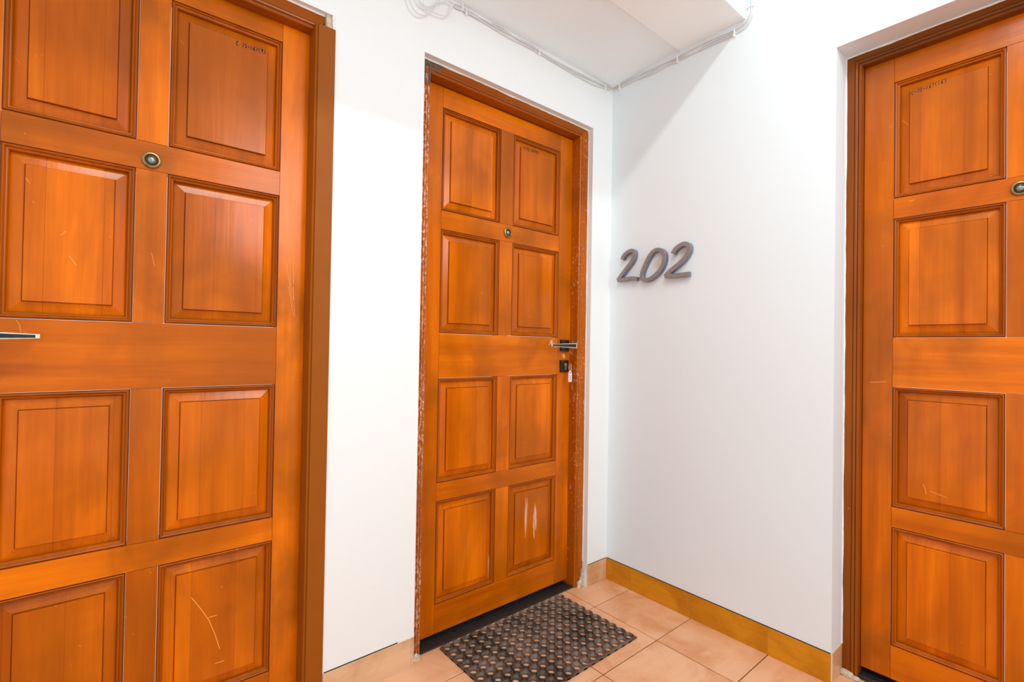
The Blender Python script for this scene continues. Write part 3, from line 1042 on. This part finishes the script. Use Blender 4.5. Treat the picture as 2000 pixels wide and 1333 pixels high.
# ------------------------------------------------------------------ cables
WIRE_UPPER = [(-0.9202, -0.006, 2.3426), (-0.8631, -0.006, 2.3464), (-0.707, -0.006, 2.341), (-0.5627, -0.006, 2.3465), (-0.4939, -0.006, 2.3443), (-0.4126, -0.006, 2.338), (-0.2425, -0.006, 2.3396), (-0.0653, -0.006, 2.3483), (-0.034, -0.006, 2.3509), (-0.006, -0.0019, 2.3644), (-0.006, -0.0364, 2.3599), (-0.006, -0.2278, 2.3555), (-0.006, -0.3499, 2.3539), (-0.006, -0.3859, 2.3548), (-0.006, -0.4819, 2.357), (-0.006, -0.5918, 2.3497), (-0.006, -0.6364, 2.36), (-0.006, -0.6522, 2.3845), (-0.006, -0.6504, 2.412), (-0.006, -0.6472, 2.4403), (-0.006, -0.6466, 2.4999)]
WIRE_MIDDLE = [(-0.9151, -0.006, 2.3338), (-0.8629, -0.006, 2.3407), (-0.8175, -0.006, 2.3397), (-0.7072, -0.006, 2.35), (-0.6041, -0.006, 2.3402), (-0.4894, -0.006, 2.3396), (-0.4125, -0.006, 2.3341), (-0.2678, -0.006, 2.3319), (-0.1641, -0.006, 2.3386), (-0.0652, -0.006, 2.3435), (-0.0367, -0.006, 2.3444), (-0.006, -0.002, 2.3588), (-0.006, -0.0456, 2.3525), (-0.006, -0.1876, 2.3411), (-0.006, -0.2671, 2.354), (-0.006, -0.3536, 2.3479), (-0.006, -0.4316, 2.3373), (-0.006, -0.4821, 2.3459), (-0.006, -0.598, 2.3401), (-0.006, -0.6409, 2.3518), (-0.006, -0.6565, 2.3793), (-0.006, -0.6548, 2.4097), (-0.006, -0.6516, 2.438), (-0.006, -0.651, 2.4974)]
WIRE_LOWER = [(-0.9133, -0.006, 2.3303), (-0.8628, -0.006, 2.335), (-0.7996, -0.006, 2.3346), (-0.6561, -0.006, 2.3277), (-0.5874, -0.006, 2.3309), (-0.498, -0.006, 2.3313), (-0.4124, -0.006, 2.3275), (-0.1743, -0.006, 2.3206), (-0.065, -0.006, 2.3362), (-0.0338, -0.006, 2.3399), (-0.006, -0.0021, 2.3531), (-0.006, -0.0457, 2.3451), (-0.006, -0.1248, 2.344), (-0.006, -0.2281, 2.3346), (-0.006, -0.2866, 2.3388), (-0.006, -0.3574, 2.338), (-0.006, -0.4822, 2.3364), (-0.006, -0.5981, 2.334), (-0.006, -0.6424, 2.3436), (-0.006, -0.6609, 2.3741), (-0.006, -0.662, 2.4059), (-0.006, -0.6617, 2.4325), (-0.006, -0.6611, 2.4917)]
LOOP_WIDE = [(-1.1113, -0.02, 2.2951), (-1.102, -0.02, 2.2606), (-1.0871, -0.02, 2.2388), (-1.0665, -0.02, 2.2298), (-1.0429, -0.02, 2.2365), (-1.0161, -0.02, 2.2607), (-0.9982, -0.02, 2.2879), (-0.9832, -0.02, 2.3166), (-0.9747, -0.02, 2.3616)]
LOOP_SMALL = [(-1.0712, -0.02, 2.3146), (-1.066, -0.02, 2.2776), (-1.0554, -0.02, 2.2666), (-1.0375, -0.02, 2.267), (-1.0135, -0.02, 2.2821), (-0.9984, -0.02, 2.2986), (-0.9737, -0.02, 2.3142), (-0.9485, -0.02, 2.3296), (-0.9241, -0.02, 2.3278)]
LOOP_KINKED = [(-1.0527, -0.02, 2.2759), (-1.0405, -0.02, 2.2656), (-1.01, -0.02, 2.2622), (-0.9852, -0.02, 2.2639), (-0.9506, -0.02, 2.2755), (-0.9351, -0.02, 2.306), (-0.9277, -0.02, 2.3428), (-0.93, -0.02, 2.375)]
CLIP_POINTS = [(-0.8629, -0.006, 2.3407), (-0.8802, -0.006, 2.3499), (-0.4938, -0.006, 2.3394), (-0.0652, -0.006, 2.3417), (-0.006, -0.0447, 2.351), (-0.006, -0.35, 2.3462), (-0.006, -0.5965, 2.3408), (-0.006, -0.6519, 2.4112)]


def smooth_path(pts, sub=6):
    P = [Vector(p) for p in pts]
    out = []
    for i in range(len(P) - 1):
        p0, p1_, p2_, p3_ = P[max(i - 1, 0)], P[i], P[i + 1], P[min(i + 2, len(P) - 1)]
        for s in range(sub):
            t_ = s / sub
            out.append(0.5 * ((2 * p1_) + (-p0 + p2_) * t_ + (2 * p0 - 5 * p1_ + 4 * p2_ - p3_) * t_ * t_ + (-p0 + 3 * p1_ - 3 * p2_ + p3_) * t_ ** 3))
    out.append(P[-1])
    return out


cables = tag(empty('wall_cables', (-0.006, -0.006, 2.345)), 'bundle of thin white cables clipped under the ceiling around the corner', 'cable')


def cable(path, rad, name='cable'):
    mb = MB()
    base = Vector((-0.006, -0.006, 2.345))
    mb.tube([p - base for p in smooth_path(path)], rad, 8)
    return mb.build(name, CABLE, cables, smooth=True)


cable(WIRE_UPPER, 0.0024)
cable(WIRE_MIDDLE, 0.0022)
cable(WIRE_LOWER, 0.0024)
cable(LOOP_WIDE, 0.0022, 'cable_loop')
cable(LOOP_SMALL, 0.0024, 'cable_loop')
cable(LOOP_KINKED, 0.0020, 'cable_loop')
for (x, y, z) in CLIP_POINTS:
    mb = MB()
    x, y, z = x + 0.006, y + 0.006, z - 2.345
    if abs(y) < 0.001 or x < -0.001:       # on the left wall
        mb.box(x - 0.0022, x + 0.0022, -0.0045, 0.0055, z - 0.0125, z + 0.0115)
        mb.box(x - 0.004, x + 0.004, -0.005, 0.0055, z - 0.0175, z - 0.0115)
    elif z > 0.03:                          # on the vertical run beside the beam
        mb.box(-0.0045, 0.0055, y - 0.010, y + 0.010, z - 0.0022, z + 0.0022)
        mb.box(-0.005, 0.0055, y - 0.016, y - 0.010, z - 0.004, z + 0.004)
    else:
        mb.box(-0.0045, 0.0055, y - 0.0022, y + 0.0022, z - 0.0125, z + 0.0125)
        mb.box(-0.005, 0.0055, y - 0.004, y + 0.004, z - 0.0180, z - 0.0120)
    mb.build('cable_clip', CLIP, cables, bevel=0.0008, segs=1)
